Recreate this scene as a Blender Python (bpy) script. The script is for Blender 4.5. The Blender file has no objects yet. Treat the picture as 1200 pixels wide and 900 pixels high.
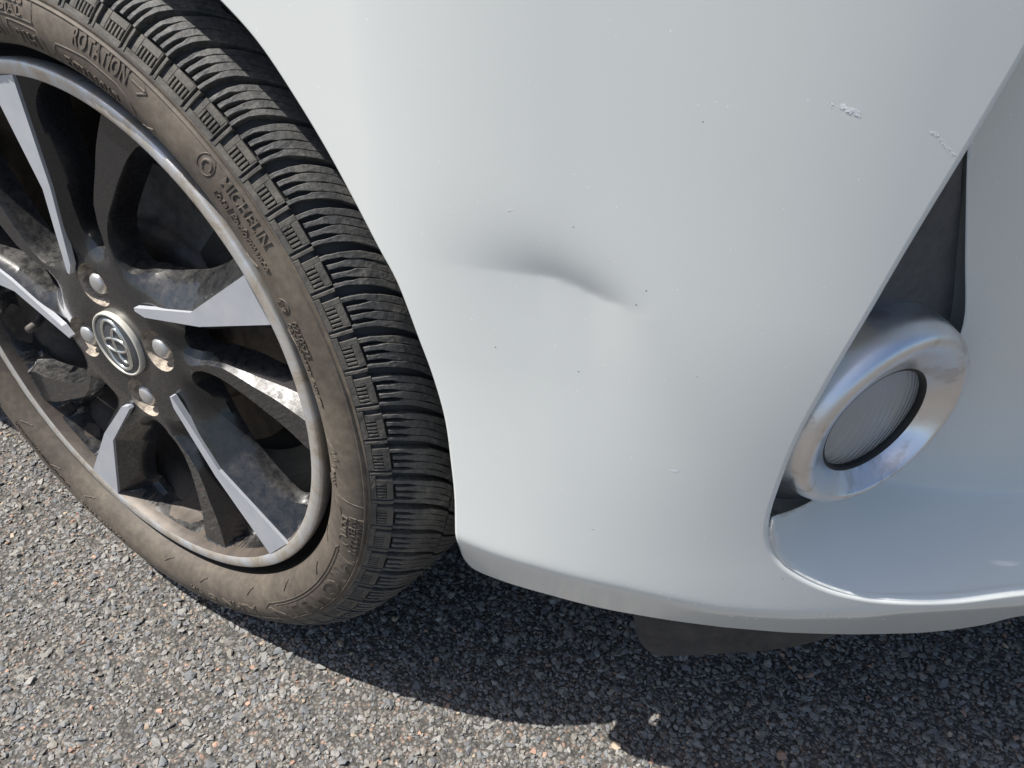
import bpy, math, random
import numpy as np
from mathutils import Matrix, Vector
from mathutils.geometry import delaunay_2d_cdt

random.seed(4)
rng = np.random.default_rng(4)
scene = bpy.context.scene

# ------------------------------------------------------------------ camera
FPX = 1000.0                       # focal length in pixels of a 1200 px wide frame
_n = np.array([-.5379, .4844, -.690]); _n /= np.linalg.norm(_n)
_g = np.array([0, -_n[2], _n[1]]); _g /= np.linalg.norm(_g)
CAMM = np.stack([np.cross(_n, _g), -_n, -_g])          # camera axes (right, down, forward) -> world
CAMO = -CAMM @ np.array([-.3093, -.0301, .6659]) + np.array([0, 0, .3])
cam_d = bpy.data.cameras.new('camera'); cam = bpy.data.objects.new('camera', cam_d)
scene.collection.objects.link(cam)
cam.matrix_world = Matrix([[CAMM[i][0], -CAMM[i][1], -CAMM[i][2], CAMO[i]] for i in range(3)] + [[0, 0, 0, 1]])
cam_d.sensor_width = 36; cam_d.lens = 36 * FPX / 1200
cam_d.clip_start = 0.02; cam_d.clip_end = 500
scene.camera = cam

# ------------------------------------------------------------------ light
SUN = Vector((-.39, -.315, 1.0)).normalized()
sun_elev = math.asin(SUN.z); sun_az = math.atan2(SUN.x, SUN.y)
w = bpy.data.worlds.new('World'); scene.world = w; w.use_nodes = True
nt = w.node_tree; bg = nt.nodes['Background']
sky = nt.nodes.new('ShaderNodeTexSky'); sky.sky_type = 'NISHITA'; sky.sun_disc = False
sky.sun_elevation = sun_elev; sky.sun_rotation = sun_az
sky.air_density = 1.0; sky.dust_density = 2.0; sky.ozone_density = 1.0
nt.links.new(sky.outputs[0], bg.inputs[0]); bg.inputs[1].default_value = 0.086
sl = bpy.data.lights.new('sun', 'SUN'); so = bpy.data.objects.new('sun', sl); scene.collection.objects.link(so)
sl.energy = 4.5; sl.angle = math.radians(0.5); sl.color = (1, .955, .89)
so.rotation_euler = SUN.to_track_quat('Z', 'Y').to_euler(); so.location = (-2, -2, 5)
scene.view_settings.view_transform = 'Standard'; scene.view_settings.look = 'None'
scene.view_settings.exposure = 0.56; scene.view_settings.gamma = 1
scene.view_settings.use_curve_mapping = False

# ------------------------------------------------------------------ helpers
WC = np.array([0, 0, .3])          # wheel centre

def ray(px, py):
    r = CAMM @ np.array([(px - 600) / FPX, (py - 450) / FPX, 1.]); return r / np.linalg.norm(r)

def empty(name, loc, parent=None):
    o = bpy.data.objects.new(name, None); scene.collection.objects.link(o); o.location = loc
    o.empty_display_size = .05
    if parent: o.parent = parent; o.location = Vector(loc) - parent.location
    return o

def mk(name, V, F, mat, parent=None, smooth=True, normals=None, label=None, kind=None, colors=None):
    """ONE mesh object from world-space vertices V (n,3), faces F"""
    V = np.asarray(V, float).copy()
    off = np.zeros(3)
    p = parent
    while p is not None: off += np.array(p.location); p = p.parent
    V = V - off
    me = bpy.data.meshes.new(name)
    if isinstance(F, np.ndarray):
        nf, k = F.shape
        me.vertices.add(len(V)); me.vertices.foreach_set('co', V.ravel())
        me.loops.add(nf * k); me.loops.foreach_set('vertex_index', F.ravel().astype(np.int32))
        me.polygons.add(nf); me.polygons.foreach_set('loop_start', np.arange(0, nf * k, k, dtype=np.int32))
        me.update(calc_edges=True)
    else:
        me.from_pydata([tuple(v) for v in V], [], [tuple(int(i) for i in f) for f in F])
    me.validate()
    me.polygons.foreach_set('use_smooth', [smooth] * len(me.polygons))
    if colors is not None:
        a = me.attributes.new('tint', 'FLOAT_COLOR', 'POINT'); a.data.foreach_set('color', np.asarray(colors, np.float32).ravel())
    if normals is not None:
        me.normals_split_custom_set_from_vertices([tuple(x) for x in normals])
    if mat: me.materials.append(mat)
    o = bpy.data.objects.new(name, me); scene.collection.objects.link(o)
    if parent: o.parent = parent
    if label: o['label'] = label
    if kind: o['kind'] = kind
    return o

class MB:
    def __init__(s): s.V = []; s.F = []
    def add(s, V, F):
        b = len(s.V); s.V += [tuple(v) for v in V]; s.F += [tuple(i + b for i in f) for f in F]
    def obj(s, name, mat, parent=None, **k): return mk(name, s.V, s.F, mat, parent, **k)

def lathe(prof, segs=96, a0=0, a1=360, flip=False, axis_pts=None):
    """prof: (r, y) about the wheel axis; angle in xz plane"""
    V = []; F = []; closed = (a1 - a0) >= 360
    n = segs if closed else segs + 1
    for i in range(n):
        a = math.radians(a0 + (a1 - a0) * i / segs); c, s = math.cos(a), math.sin(a)
        for r, y in prof: V.append((r * c, y, .3 + r * s))
    m = len(prof)
    for i in range(segs):
        j = (i + 1) % n
        for k in range(m - 1):
            f = (i * m + k, j * m + k, j * m + k + 1, i * m + k + 1)
            F.append(f[::-1] if flip else f)
    return V, F

def pol(a, r): a = math.radians(a); return (r * math.cos(a), r * math.sin(a))

def catmull(P, step):
    P = [np.asarray(p, float) for p in P]
    Q = [2 * P[0] - P[1]] + P + [2 * P[-1] - P[-2]]; out = []
    for i in range(1, len(Q) - 2):
        p0, p1, p2, p3 = Q[i - 1:i + 3]
        t = [0]
        for a, b in ((p0, p1), (p1, p2), (p2, p3)): t.append(t[-1] + max(np.linalg.norm(b - a), 1e-9) ** .5)
        m = max(1, int(round(np.linalg.norm(p2 - p1) / step)))
        for k in range(m):
            s = t[1] + (t[2] - t[1]) * k / m
            A1 = (t[1] - s) / (t[1] - t[0]) * p0 + (s - t[0]) / (t[1] - t[0]) * p1
            A2 = (t[2] - s) / (t[2] - t[1]) * p1 + (s - t[1]) / (t[2] - t[1]) * p2
            A3 = (t[3] - s) / (t[3] - t[2]) * p2 + (s - t[2]) / (t[3] - t[2]) * p3
            B1 = (t[2] - s) / (t[2] - t[0]) * A1 + (s - t[0]) / (t[2] - t[0]) * A2
            B2 = (t[3] - s) / (t[3] - t[1]) * A2 + (s - t[1]) / (t[3] - t[1]) * A3
            out.append((t[2] - s) / (t[2] - t[1]) * B1 + (s - t[1]) / (t[2] - t[1]) * B2)
    out.append(P[-1]); return np.array(out)

def inside(poly, pts):
    poly = np.asarray(poly); x, y = pts[:, 0], pts[:, 1]; c = np.zeros(len(pts), bool)
    a = poly; b = np.roll(poly, -1, 0)
    for (x0, y0), (x1, y1) in zip(a, b):
        if y0 == y1: continue
        c ^= ((y0 > y) != (y1 > y)) & (x < (x1 - x0) * (y - y0) / (y1 - y0) + x0)
    return c

def dist_poly(poly, pts, closed=True):
    poly = np.asarray(poly, float); d = np.full(len(pts), 1e9)
    b = np.roll(poly, -1, 0) if closed else poly[1:]
    a = poly if closed else poly[:-1]
    for p, q in zip(a, b):
        e = q - p; L = e @ e + 1e-18
        t = np.clip(((pts - p) @ e) / L, 0, 1); d = np.minimum(d, np.linalg.norm(pts - p - t[:, None] * e, axis=1))
    return d

def fill(outer, holes=(), step=.004, pad=.45, extra=None):
    """triangulate a polygon with holes, regular grid of points inside -> (pts2d, tris, loops)"""
    outer = np.asarray(outer); loops = [outer] + [np.asarray(h) for h in holes]
    lo, hi = outer.min(0), outer.max(0)
    gx, gy = np.meshgrid(np.arange(lo[0] + step / 2, hi[0], step), np.arange(lo[1] + step / 2, hi[1], step))
    G = np.stack([gx.ravel(), gy.ravel()], 1)
    m = inside(outer, G)
    for h in loops[1:]: m &= ~inside(h, G)
    G = G[m]
    for l in loops: G = G[dist_poly(l, G) > step * pad]
    if extra is not None:
        E_ = np.asarray(extra); m = inside(outer, E_)
        for h in loops[1:]: m &= ~inside(h, E_)
        E_ = E_[m]
        for l in loops: E_ = E_[dist_poly(l, E_) > step * .18]
        d = np.full(len(G), 1e9)
        for e_ in E_: d = np.minimum(d, np.hypot(*(G - e_).T))
        G = np.vstack([G[d > step * .6], E_])
    pts = []; edges = []; idx = []
    for l in loops:
        b = len(pts); pts += [Vector(p) for p in l]; idx.append(list(range(b, b + len(l))))
        edges += [(b + i, b + (i + 1) % len(l)) for i in range(len(l))]
    pts += [Vector(p) for p in G]
    v, e, f, ov, oe, of = delaunay_2d_cdt(pts, edges, [], 0, 1e-7)
    v = np.array([tuple(p) for p in v]); f = np.array([t for t in f if len(t) == 3])
    c = v[f].mean(1); m = inside(outer, c)
    for h in loops[1:]: m &= ~inside(h, c)
    f = f[m]
    # original loop vertex -> output index
    back = {}
    for o, l in enumerate(ov):
        for i in l: back[i] = o
    return v, f, [[back[i] for i in l] for l in idx]

# ------------------------------------------------------------------ materials
def mat(name, col, rough=.5, metal=0, coat=0, spec=.5):
    m = bpy.data.materials.new(name); m.use_nodes = True; b = m.node_tree.nodes['Principled BSDF']
    b.inputs['Base Color'].default_value = (*col, 1); b.inputs['Roughness'].default_value = rough
    b.inputs['Metallic'].default_value = metal; b.inputs['Coat Weight'].default_value = coat
    b.inputs['Specular IOR Level'].default_value = spec
    return m
def N(m, t, **k):
    n = m.node_tree.nodes.new(t)
    for a, b in k.items():
        if hasattr(n, a): setattr(n, a, b)
        else: n.inputs[a.replace('_', ' ')].default_value = b
    return n
def L(m, a, b): m.node_tree.links.new(a, b)
def bsdf(m): return m.node_tree.nodes['Principled BSDF']
def coords(m): return N(m, 'ShaderNodeTexCoord').outputs['Object']
def noise(m, scale, detail=6, rough=.6, vec=None, dist=0):
    n = N(m, 'ShaderNodeTexNoise'); n.inputs['Scale'].default_value = scale; n.inputs['Detail'].default_value = detail
    n.inputs['Roughness'].default_value = rough; n.inputs['Distortion'].default_value = dist
    L(m, vec or coords(m), n.inputs['Vector']); return n.outputs['Fac']
def ramp(m, fac, stops):
    r = N(m, 'ShaderNodeValToRGB'); e = r.color_ramp.elements
    while len(e) < len(stops): e.new(.5)
    for i, (p, c) in enumerate(stops):
        e[i].position = p; e[i].color = (*(c if hasattr(c, '__len__') else (c, c, c)), 1)
    L(m, fac, r.inputs[0]); return r.outputs[0]
def mix(m, fac, a, b, mode='MIX'):
    x = N(m, 'ShaderNodeMix'); x.data_type = 'RGBA'; x.blend_type = mode
    for s, v in ((0, fac), (6, a), (7, b)):
        if isinstance(v, (int, float)): x.inputs[s].default_value = v
        elif isinstance(v, tuple): x.inputs[s].default_value = (*v, 1)
        else: L(m, v, x.inputs[s])
    return x.outputs[2]
def bump(m, h, strength=.3, dist=.001):
    b = N(m, 'ShaderNodeBump'); b.inputs['Strength'].default_value = strength; b.inputs['Distance'].default_value = dist
    L(m, h, b.inputs['Height']); L(m, b.outputs[0], bsdf(m).inputs['Normal'])

# white car paint: painted-in flake glints, fine dirt specks, two scuffs
M_paint = mat('white_pearl_paint', (.77, .79, .80), .34, 0, 1.0, .5)
bsdf(M_paint).inputs['Coat Roughness'].default_value = .11
def build_paint(m, scuffs=True):
    c = coords(m)
    base = mix(m, ramp(m, noise(m, 9, 4, .5, c), [(.3, 0), (.8, 1)]), (.80, .83, .805), (.765, .795, .775))
    # brown dirt specks
    vo = N(m, 'ShaderNodeTexVoronoi'); vo.inputs['Scale'].default_value = 70; L(m, c, vo.inputs['Vector'])
    sp = ramp(m, vo.outputs['Distance'], [(0, 1), (.018, 1), (.036, 0)])
    ms = ramp(m, noise(m, 43, 2, .5, c), [(.54, 0), (.58, 1)])
    sp2 = mix(m, 1.0, sp, ms, 'MULTIPLY')
    base = mix(m, sp2, base, (.16, .12, .10))
    # pale chips, and sun glints of the flakes painted into the colour
    v2 = N(m, 'ShaderNodeTexVoronoi'); v2.inputs['Scale'].default_value = 160; L(m, c, v2.inputs['Vector'])
    s2 = ramp(m, v2.outputs['Distance'], [(0, 1), (.05, 1), (.085, 0)])
    m2 = ramp(m, noise(m, 61, 2, .5, c), [(.50, 0), (.54, 1)])
    ch = mix(m, 1.0, s2, m2, 'MULTIPLY')
    base = mix(m, ch, base, (.97, .97, .97))
    if scuffs:
        for (sx, sy), r in SCUFF:
            pass
    L(m, base, bsdf(m).inputs['Base Color'])
    bump(m, noise(m, 420, 2, .5, c), .05, .0002)
SCUFF = []
build_paint(M_paint)

M_scuff = mat('scraped_paint', (.97, .97, .97), .6)
M_blackpl = mat('grey_black_plastic', (.04, .042, .046), .42)
L(M_blackpl, ramp(M_blackpl, noise(M_blackpl, 140, 5), [(.3, (.048, .053, .060)), (.75, (.085, .090, .097))]), bsdf(M_blackpl).inputs['Base Color'])
bump(M_blackpl, noise(M_blackpl, 900, 3), .25, .0004)
M_deep = mat('black_plastic_liner', (.012, .012, .013), .75)
M_defl = mat('dusty_black_rubber', (.05, .05, .05), .7)
L(M_defl, ramp(M_defl, noise(M_defl, 60, 7, .7), [(.35, (.03, .03, .032)), (.8, (.085, .08, .075))]), bsdf(M_defl).inputs['Base Color'])

# tyre sidewall: brown dust over rubber
M_side = mat('dusty_brown_rubber', (.12, .10, .08), .68)
def build_side(m):
    c = coords(m)
    a = ramp(m, noise(m, 14, 8, .62, c, .6), [(.30, (.082, .069, .056)), (.50, (.118, .098, .078)), (.72, (.175, .147, .112))])
    s = ramp(m, noise(m, 160, 4, .6, c), [(.35, .75), (.7, 1.12)])
    L(m, mix(m, 1.0, a, s, 'MULTIPLY'), bsdf(m).inputs['Base Color'])
    bump(m, noise(m, 500, 4, .6, c), .25, .0004)
build_side(M_side)
M_tread = mat('worn_tread_rubber', (.07, .07, .07), .62)
def build_tread(m):
    c = coords(m)
    a = ramp(m, noise(m, 60, 8, .7, c, .5), [(.30, (.055, .056, .058)), (.52, (.088, .088, .086)), (.75, (.17, .16, .14))])
    s = ramp(m, noise(m, 420, 3, .6, c), [(.3, .6), (.7, 1.3)])
    L(m, mix(m, 1.0, a, s, 'MULTIPLY'), bsdf(m).inputs['Base Color'])
    bump(m, noise(m, 350, 6, .65, c), .5, .0012)
build_tread(M_tread)
M_groove = mat('dark_groove_rubber', (.045, .046, .048), .8)
M_comb = mat('dusty_shoulder_rubber', (.13, .12, .10), .75)
L(M_comb, ramp(M_comb, noise(M_comb, 90, 7, .7), [(.3, (.050, .049, .046)), (.75, (.150, .138, .118))]), bsdf(M_comb).inputs['Base Color'])
bump(M_comb, noise(M_comb, 500, 5, .6), .4, .0008)

# rim
M_rimb = mat('dirty_gloss_black_alloy', (.02, .02, .022), .28, 0, .5)
def build_rimb(m):
    c = coords(m)
    geo = N(m, 'ShaderNodeNewGeometry'); sep = N(m, 'ShaderNodeSeparateXYZ'); L(m, geo.outputs['Normal'], sep.inputs[0])
    d = ramp(m, noise(m, 110, 12, .85, c, .05), [(.42, .0), (.58, .32), (.74, 1)])
    # dust lies on what faces upwards
    up = ramp(m, sep.outputs['Z'], [(.0, .08), (.35, .24), (.95, .85)])
    f = mix(m, 1.0, d, up, 'MULTIPLY')
    L(m, mix(m, f, (.014, .015, .017), (.15, .138, .12)), bsdf(m).inputs['Base Color'])
    L(m, ramp(m, f, [(0, .26), (.5, .75)]), bsdf(m).inputs['Roughness'])
    bump(m, noise(m, 300, 4, .6, c), .05, .0003)
build_rimb(M_rimb)
M_mach = mat('machined_alloy', (.62, .64, .67), .5, .45)
L(M_mach, ramp(M_mach, noise(M_mach, 45, 6, .6), [(.3, (.53, .56, .61)), (.75, (.64, .66, .70))]), bsdf(M_mach).inputs['Base Color'])
M_lip = mat('scuffed_machined_lip', (.60, .61, .63), .34, .55)
def build_lip(m):
    c = coords(m)
    a = ramp(m, noise(m, 38, 7, .7, c, .8), [(.36, (.66, .69, .74)), (.52, (.60, .57, .52)), (.66, (.46, .39, .30))])
    L(m, a, bsdf(m).inputs['Base Color'])
    L(m, ramp(m, noise(m, 70, 5), [(.3, .22), (.8, .55)]), bsdf(m).inputs['Roughness'])
    bump(m, noise(m, 600, 3), .12, .0003)
build_lip(M_lip)
M_barrel = mat('dusty_barrel', (.13, .105, .085), .5, .15)
L(M_barrel, ramp(M_barrel, noise(M_barrel, 20, 8, .7, None, .8), [(.3, (.035, .03, .027)), (.7, (.16, .13, .105))]), bsdf(M_barrel).inputs['Base Color'])
M_seat = mat('dusty_nut_seat', (.36, .30, .24), .7)
L(M_seat, ramp(M_seat, noise(M_seat, 160, 6, .7), [(.32, (.10, .085, .07)), (.6, (.50, .43, .35))]), bsdf(M_seat).inputs['Base Color'])
M_nut = mat('zinc_wheel_nut', (.55, .55, .54), .42, .7)
M_disc = mat('worn_brake_disc', (.20, .175, .15), .55, .5)
L(M_disc, ramp(M_disc, noise(M_disc, 60, 6, .7), [(.3, (.06, .055, .05)), (.75, (.19, .165, .14))]), bsdf(M_disc).inputs['Base Color'])
M_calip = mat('rusty_caliper', (.022, .020, .018), .8)
M_capring = mat('pale_cap_ring', (.62, .60, .53), .4, .2)
M_chrome = mat('emblem_chrome', (.72, .72, .68), .25, .9)
M_valve = mat('valve_rubber', (.10, .09, .08), .6)
# fog lamp
M_alu = mat('tarnished_satin_chrome', (.6, .6, .62), .3, 1)
def build_alu(m):
    c = coords(m)
    a = ramp(m, noise(m, 26, 7, .65, c, .7), [(.34, (.88, .90, .93)), (.56, (.80, .82, .85)), (.62, (.66, .65, .64)), (.78, (.70, .70, .70))])
    L(m, a, bsdf(m).inputs['Base Color'])
    L(m, ramp(m, noise(m, 40, 6, .6, c), [(.3, .26), (.7, .42)]), bsdf(m).inputs['Roughness'])
    bump(m, noise(m, 90, 5, .6, c), .10, .0006)
build_alu(M_alu)
M_glass = mat('clear_lens', (1, 1, 1), .03)
def build_glass(m, flutes):
    nt_ = m.node_tree; out = nt_.nodes['Material Output']; nt_.nodes.remove(bsdf(m))
    tr = N(m, 'ShaderNodeBsdfTransparent'); tr.inputs[0].default_value = (.90, .92, .94, 1)
    gl = N(m, 'ShaderNodeBsdfGlossy'); gl.inputs['Roughness'].default_value = .08
    fr = N(m, 'ShaderNodeFresnel'); fr.inputs[0].default_value = 1.7
    mp = N(m, 'ShaderNodeMapping'); L(m, coords(m), mp.inputs[0]); mp.inputs['Rotation'].default_value = (0, 0, math.radians(59))
    wv = N(m, 'ShaderNodeTexWave'); wv.inputs['Scale'].default_value = 130; wv.bands_direction = 'X'; L(m, mp.outputs[0], wv.inputs[0])
    b = N(m, 'ShaderNodeBump'); b.inputs['Strength'].default_value = .5; b.inputs['Distance'].default_value = .0006; L(m, wv.outputs[1], b.inputs['Height'])
    L(m, b.outputs[0], gl.inputs['Normal']); L(m, b.outputs[0], fr.inputs['Normal'])
    mx = N(m, 'ShaderNodeMixShader'); L(m, fr.outputs[0], mx.inputs[0]); L(m, tr.outputs[0], mx.inputs[1]); L(m, gl.outputs[0], mx.inputs[2])
    L(m, mx.outputs[0], out.inputs[0])
build_glass(M_glass, True)
M_refl = mat('lamp_reflector', (.92, .93, .95), .6, .0)
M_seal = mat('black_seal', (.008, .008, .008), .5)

# ------------------------------------------------------------------ road
M_bit = mat('bitumen', (.05, .048, .046), .9)
def build_bit(m):
    c = coords(m)
    vo = N(m, 'ShaderNodeTexVoronoi'); vo.inputs['Scale'].default_value = 300; L(m, c, vo.inputs['Vector'])
    sp_ = N(m, 'ShaderNodeSeparateColor'); L(m, vo.outputs['Color'], sp_.inputs[0])
    pal = ramp(m, sp_.outputs[0], [(0, (.13, .125, .115)), (.4, (.18, .172, .158)), (.8, (.26, .245, .22)), (.96, (.40, .30, .24))])
    ed = ramp(m, vo.outputs['Distance'], [(.25, 1), (.62, .45)])
    a = ramp(m, noise(m, 220, 8, .75, c), [(.3, .55), (.72, 1.1)])
    L(m, mix(m, 1.0, mix(m, 1.0, pal, ed, 'MULTIPLY'), a, 'MULTIPLY'), bsdf(m).inputs['Base Color'])
    inv = ramp(m, vo.outputs['Distance'], [(0, 1), (.7, 0)])
    bump(m, mix(m, .4, inv, noise(m, 300, 6, .7, c)), .8, .003)
build_bit(M_bit)
M_chip = mat('road_chipping', (.2, .2, .2), .82, spec=.3)
def build_chip(m):
    a = N(m, 'ShaderNodeAttribute'); a.attribute_name = 'tint'
    s = ramp(m, noise(m, 900, 4, .7), [(.3, .72), (.7, 1.22)])
    L(m, mix(m, 1.0, a.outputs['Color'], s, 'MULTIPLY'), bsdf(m).inputs['Base Color'])
    bump(m, noise(m, 1100, 3, .6), .5, .0005)
build_chip(M_chip)
g = 200
gx = np.array([-g, -1.2, 1.5, g]); gy = np.array([-g, -1.0, 1.2, g])
n1 = 60
xs = np.concatenate([[-g], np.linspace(-1.2, 1.5, 270), [g]]); ys = np.concatenate([[-g], np.linspace(-1.0, 1.2, 220), [g]])
X, Y = np.meshgrid(xs, ys); Z = rng.normal(0, .0005, X.shape)
V = np.stack([X.ravel(), Y.ravel(), Z.ravel()], 1)
nx = len(xs); i = np.arange(len(ys) - 1)[:, None] * nx + np.arange(nx - 1)[None]
i = i.ravel(); F = np.stack([i, i + 1, i + nx + 1, i + nx], 1)
mk('road', V, F, M_bit, kind='structure')

def chippings():
    # a dozen convex angular chips, 24-ish faces each
    import bmesh
    kinds = []
    for k in range(14):
        bm = bmesh.new()
        for _ in range(13):
            v = rng.normal(size=3); v /= np.linalg.norm(v); v *= rng.uniform(.8, 1.05)
            bm.verts.new((v[0] * rng.uniform(.85, 1.2), v[1], v[2] * .50))
        r = bmesh.ops.convex_hull(bm, input=bm.verts)
        bmesh.ops.delete(bm, geom=[v for v in bm.verts if not v.link_faces], context='VERTS')
        bm.verts.index_update(); bmesh.ops.triangulate(bm, faces=bm.faces[:])
        kinds.append((np.array([tuple(v.co) for v in bm.verts]), np.array([[v.index for v in f.verts] for f in bm.faces])))
        bm.free()
    # region seen: camera side of the car and the strip under the bumper
    n = 185000
    P = np.stack([rng.uniform(-.75, 1.15, n), rng.uniform(-.45, .75, n)], 1)
    cc = (np.concatenate([P, np.zeros((n, 1))], 1) - CAMO) @ CAMM
    q = np.stack([600 + FPX * cc[:, 0] / cc[:, 2], 450 + FPX * cc[:, 1] / cc[:, 2]], 1)
    view = np.array([(-90, 360), (10, 420), (140, 600), (330, 690), (400, 640), (480, 560), (560, 600), (560, 620), (740, 690), (1000, 715), (1290, 690), (1560, 640), (1560, 1010), (-130, 1010), (-130, 360)])
    P = P[(cc[:, 2] > 0) & inside(view, q)]
    S = np.clip(rng.lognormal(math.log(.00215), .40, len(P)), .0010, .0058)
    pal = 1.12 * np.array([[.20, .198, .19], [.165, .17, .175], [.23, .225, .21], [.26, .25, .235], [.15, .152, .158], [.22, .205, .18],
                    [.27, .262, .245], [.185, .175, .16], [.34, .225, .17], [.37, .24, .18], [.38, .31, .23]])
    pr = np.array([.18, .15, .16, .10, .12, .13, .05, .08, .010, .008, .012]); pr /= pr.sum()
    VV = []; FF = []; CC = []; b = 0
    kid = rng.integers(0, len(kinds), len(P)); col = pal[rng.choice(len(pal), len(P), p=pr)] * rng.uniform(.82, 1.18, (len(P), 1))
    for k, (kv, kf) in enumerate(kinds):
        m = kid == k; p = P[m]; s = S[m]; c = col[m]; q = len(p)
        a = rng.uniform(0, 2 * math.pi, q); tx = rng.normal(0, .22, q); ty = rng.normal(0, .22, q)
        v = kv[None] * s[:, None, None]
        v[..., 1] *= rng.uniform(.6, 1.05, q)[:, None]
        # tilt then spin
        x, y, z = v[..., 0], v[..., 1], v[..., 2]
        z2 = z + x * tx[:, None] + y * ty[:, None]
        ca, sa = np.cos(a)[:, None], np.sin(a)[:, None]
        out = np.stack([x * ca - y * sa + p[:, 0:1], x * sa + y * ca + p[:, 1:2], z2 + (rng.uniform(-.35, .35, q) * s)[:, None] + .0002], -1)
        VV.append(out.reshape(-1, 3)); CC.append(np.repeat(np.concatenate([c, np.ones((q, 1))], 1), len(kv), 0))
        FF.append((kf[None] + (np.arange(q) * len(kv))[:, None, None]).reshape(-1, 3) + b); b += q * len(kv)
    V = np.concatenate(VV); F = np.concatenate(FF); C = np.concatenate(CC)
    o = mk('road_chippings', V, F, M_chip, kind='stuff', smooth=False, colors=C)
    o['label'] = 'grey and pink stone chippings bedded in the road surface'; o['category'] = 'stone chippings'
chippings()

# ------------------------------------------------------------------ the car
car = empty('car', (0, 0, 0)); car['label'] = 'white car with a dented front bumper and a black and silver alloy wheel'; car['category'] = 'car'
wheel = empty('wheel', (0, 0, .3), car)

# ---- tyre
side_prof = [(.209, .016), (.2150, .0150), (.2190, .0120), (.2215, .0070), (.2235, .0010), (.2262, -.0045), (.2300, -.0085), (.2355, -.0118), (.242, -.0138), (.250, -.0140),
             (.257, -.0122), (.2615, -.0098), (.2620, -.0090), (.2624, -.0096), (.2640, -.0088)]
shoulder = [(.2640, -.0088), (.2700, -.0052), (.2755, -.0012), (.2808, .0035), (.2852, .0092), (.2888, .0165), (.2920, .028), (.2950, .050), (.2970, .095)]
half = side_prof + shoulder[1:]
tp = np.array(shoulder); tp = np.vstack([tp, [(r, .190 - y) for r, y in shoulder[::-1][1:]]])
ts = np.concatenate([[0], np.cumsum(np.linalg.norm(np.diff(tp, axis=0), axis=1))])
tn = np.gradient(tp, ts, axis=0); tn = np.stack([tn[:, 1], -tn[:, 0]], 1); tn /= np.linalg.norm(tn, axis=1)[:, None]   # outward normal (r,y)
SMAX = ts[-1]
def flatten(v):   # flatten where it meets the road
    v = np.array(v, float); m = v[:, 2] < .0035
    v[m, 2] = .0035 - (.0035 - v[m, 2]) * .05; return v
def TP(s, phi, h):
    """point on the tread: arclength s from the outer shoulder line, angle phi in degrees, height h above the surface"""
    r = np.interp(s, ts, tp[:, 0]) + h * np.interp(s, ts, tn[:, 0]); y = np.interp(s, ts, tp[:, 1]) + h * np.interp(s, ts, tn[:, 1])
    a = np.radians(phi); return np.stack([r * np.cos(a), y, .3 + r * np.sin(a)], -1)
def voff(s):      # directional sweep of the grooves
    d = np.minimum(s, SMAX - s) - .012; d = np.maximum(d, 0)
    return -np.where(d < .05, 2300 * d ** 2, 5.75 + 200 * (d - .05))
GD = .0055
s_comb = .0145
base_s = np.concatenate([np.linspace(0, .012, 5), np.linspace(.0135, SMAX - .0135, 40), np.linspace(SMAX - .012, SMAX, 5)])
base_h = np.where((base_s > .013) & (base_s < SMAX - .013), -GD, -.0020)
base_h[0] = 0; base_h[-1] = 0
bp = [(np.interp(s, ts, tp[:, 0]) + h * np.interp(s, ts, tn[:, 0]), np.interp(s, ts, tp[:, 1]) + h * np.interp(s, ts, tn[:, 1])) for s, h in zip(base_s, base_h)]
V, F = lathe(side_prof[4:], 240); mk('tyre_sidewall', flatten(V), F, M_side, wheel)
V, F = lathe(side_prof[:5], 160); mk('tyre_bead', V, F, M_seal, wheel)  # clean black rubber, with the rim lip's shade put into the colour
V, F = lathe(bp, 240); mk('tyre_carcass', flatten(V), F, M_groove, wheel)
V, F = lathe([(r, .19 - y) for r, y in side_prof], 120, flip=True); mk('tyre_inner_sidewall', flatten(V), F, M_side, wheel)

def block(mb, s0, s1, pf0, pf1, hb, ns=8, nc=2, top=0.0, wob=0.0, rs=None, cham=.00035):
    """raised rubber lamella between the phi curves pf0(s), pf1(s)"""
    s = np.linspace(s0, s1, ns + 1)
    a = pf0(s); b = pf1(s)
    if wob:
        w_ = wob * (np.sin(s / .0047 * math.pi + (rs or 0)) * .6 + .9 * np.sin(s / .0123 * math.pi + 2 * (rs or 0))) * np.clip((s - s0) / .006, 0, 1); a = a + w_; b = b + w_
    jit = lambda: rng.normal(0, .00006, len(s))
    rows = []
    c = np.degrees(cham / .29) * np.sign(b - a)
    ss = s.copy(); sc = s.copy(); sc[0] += cham; sc[-1] -= cham
    rows.append(TP(ss, a, np.full(len(s), hb)))
    rows.append(TP(ss, a, np.full(len(s), top - cham) + jit()))
    for k in range(nc + 1):
        t = k / nc; rows.append(TP(sc, (a + c) * (1 - t) + (b - c) * t, np.full(len(s), top) + jit()))
    rows.append(TP(ss, b, np.full(len(s), top - cham) + jit()))
    rows.append(TP(ss, b, np.full(len(s), hb)))
    R = np.stack(rows); nr, nsn = R.shape[:2]
    V = R.reshape(-1, 3); F = []
    for i in range(nr - 1):
        for j in range(nsn - 1):
            F.append((i * nsn + j, i * nsn + j + 1, (i + 1) * nsn + j + 1, (i + 1) * nsn + j))
    F.append(tuple(i * nsn for i in range(nr))); F.append(tuple(i * nsn + nsn - 1 for i in range(nr))[::-1])
    mb.add(V, F)
PITCH = 360 / 67
tread = MB(); comb = MB(); shoulder_blocks = []
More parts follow.
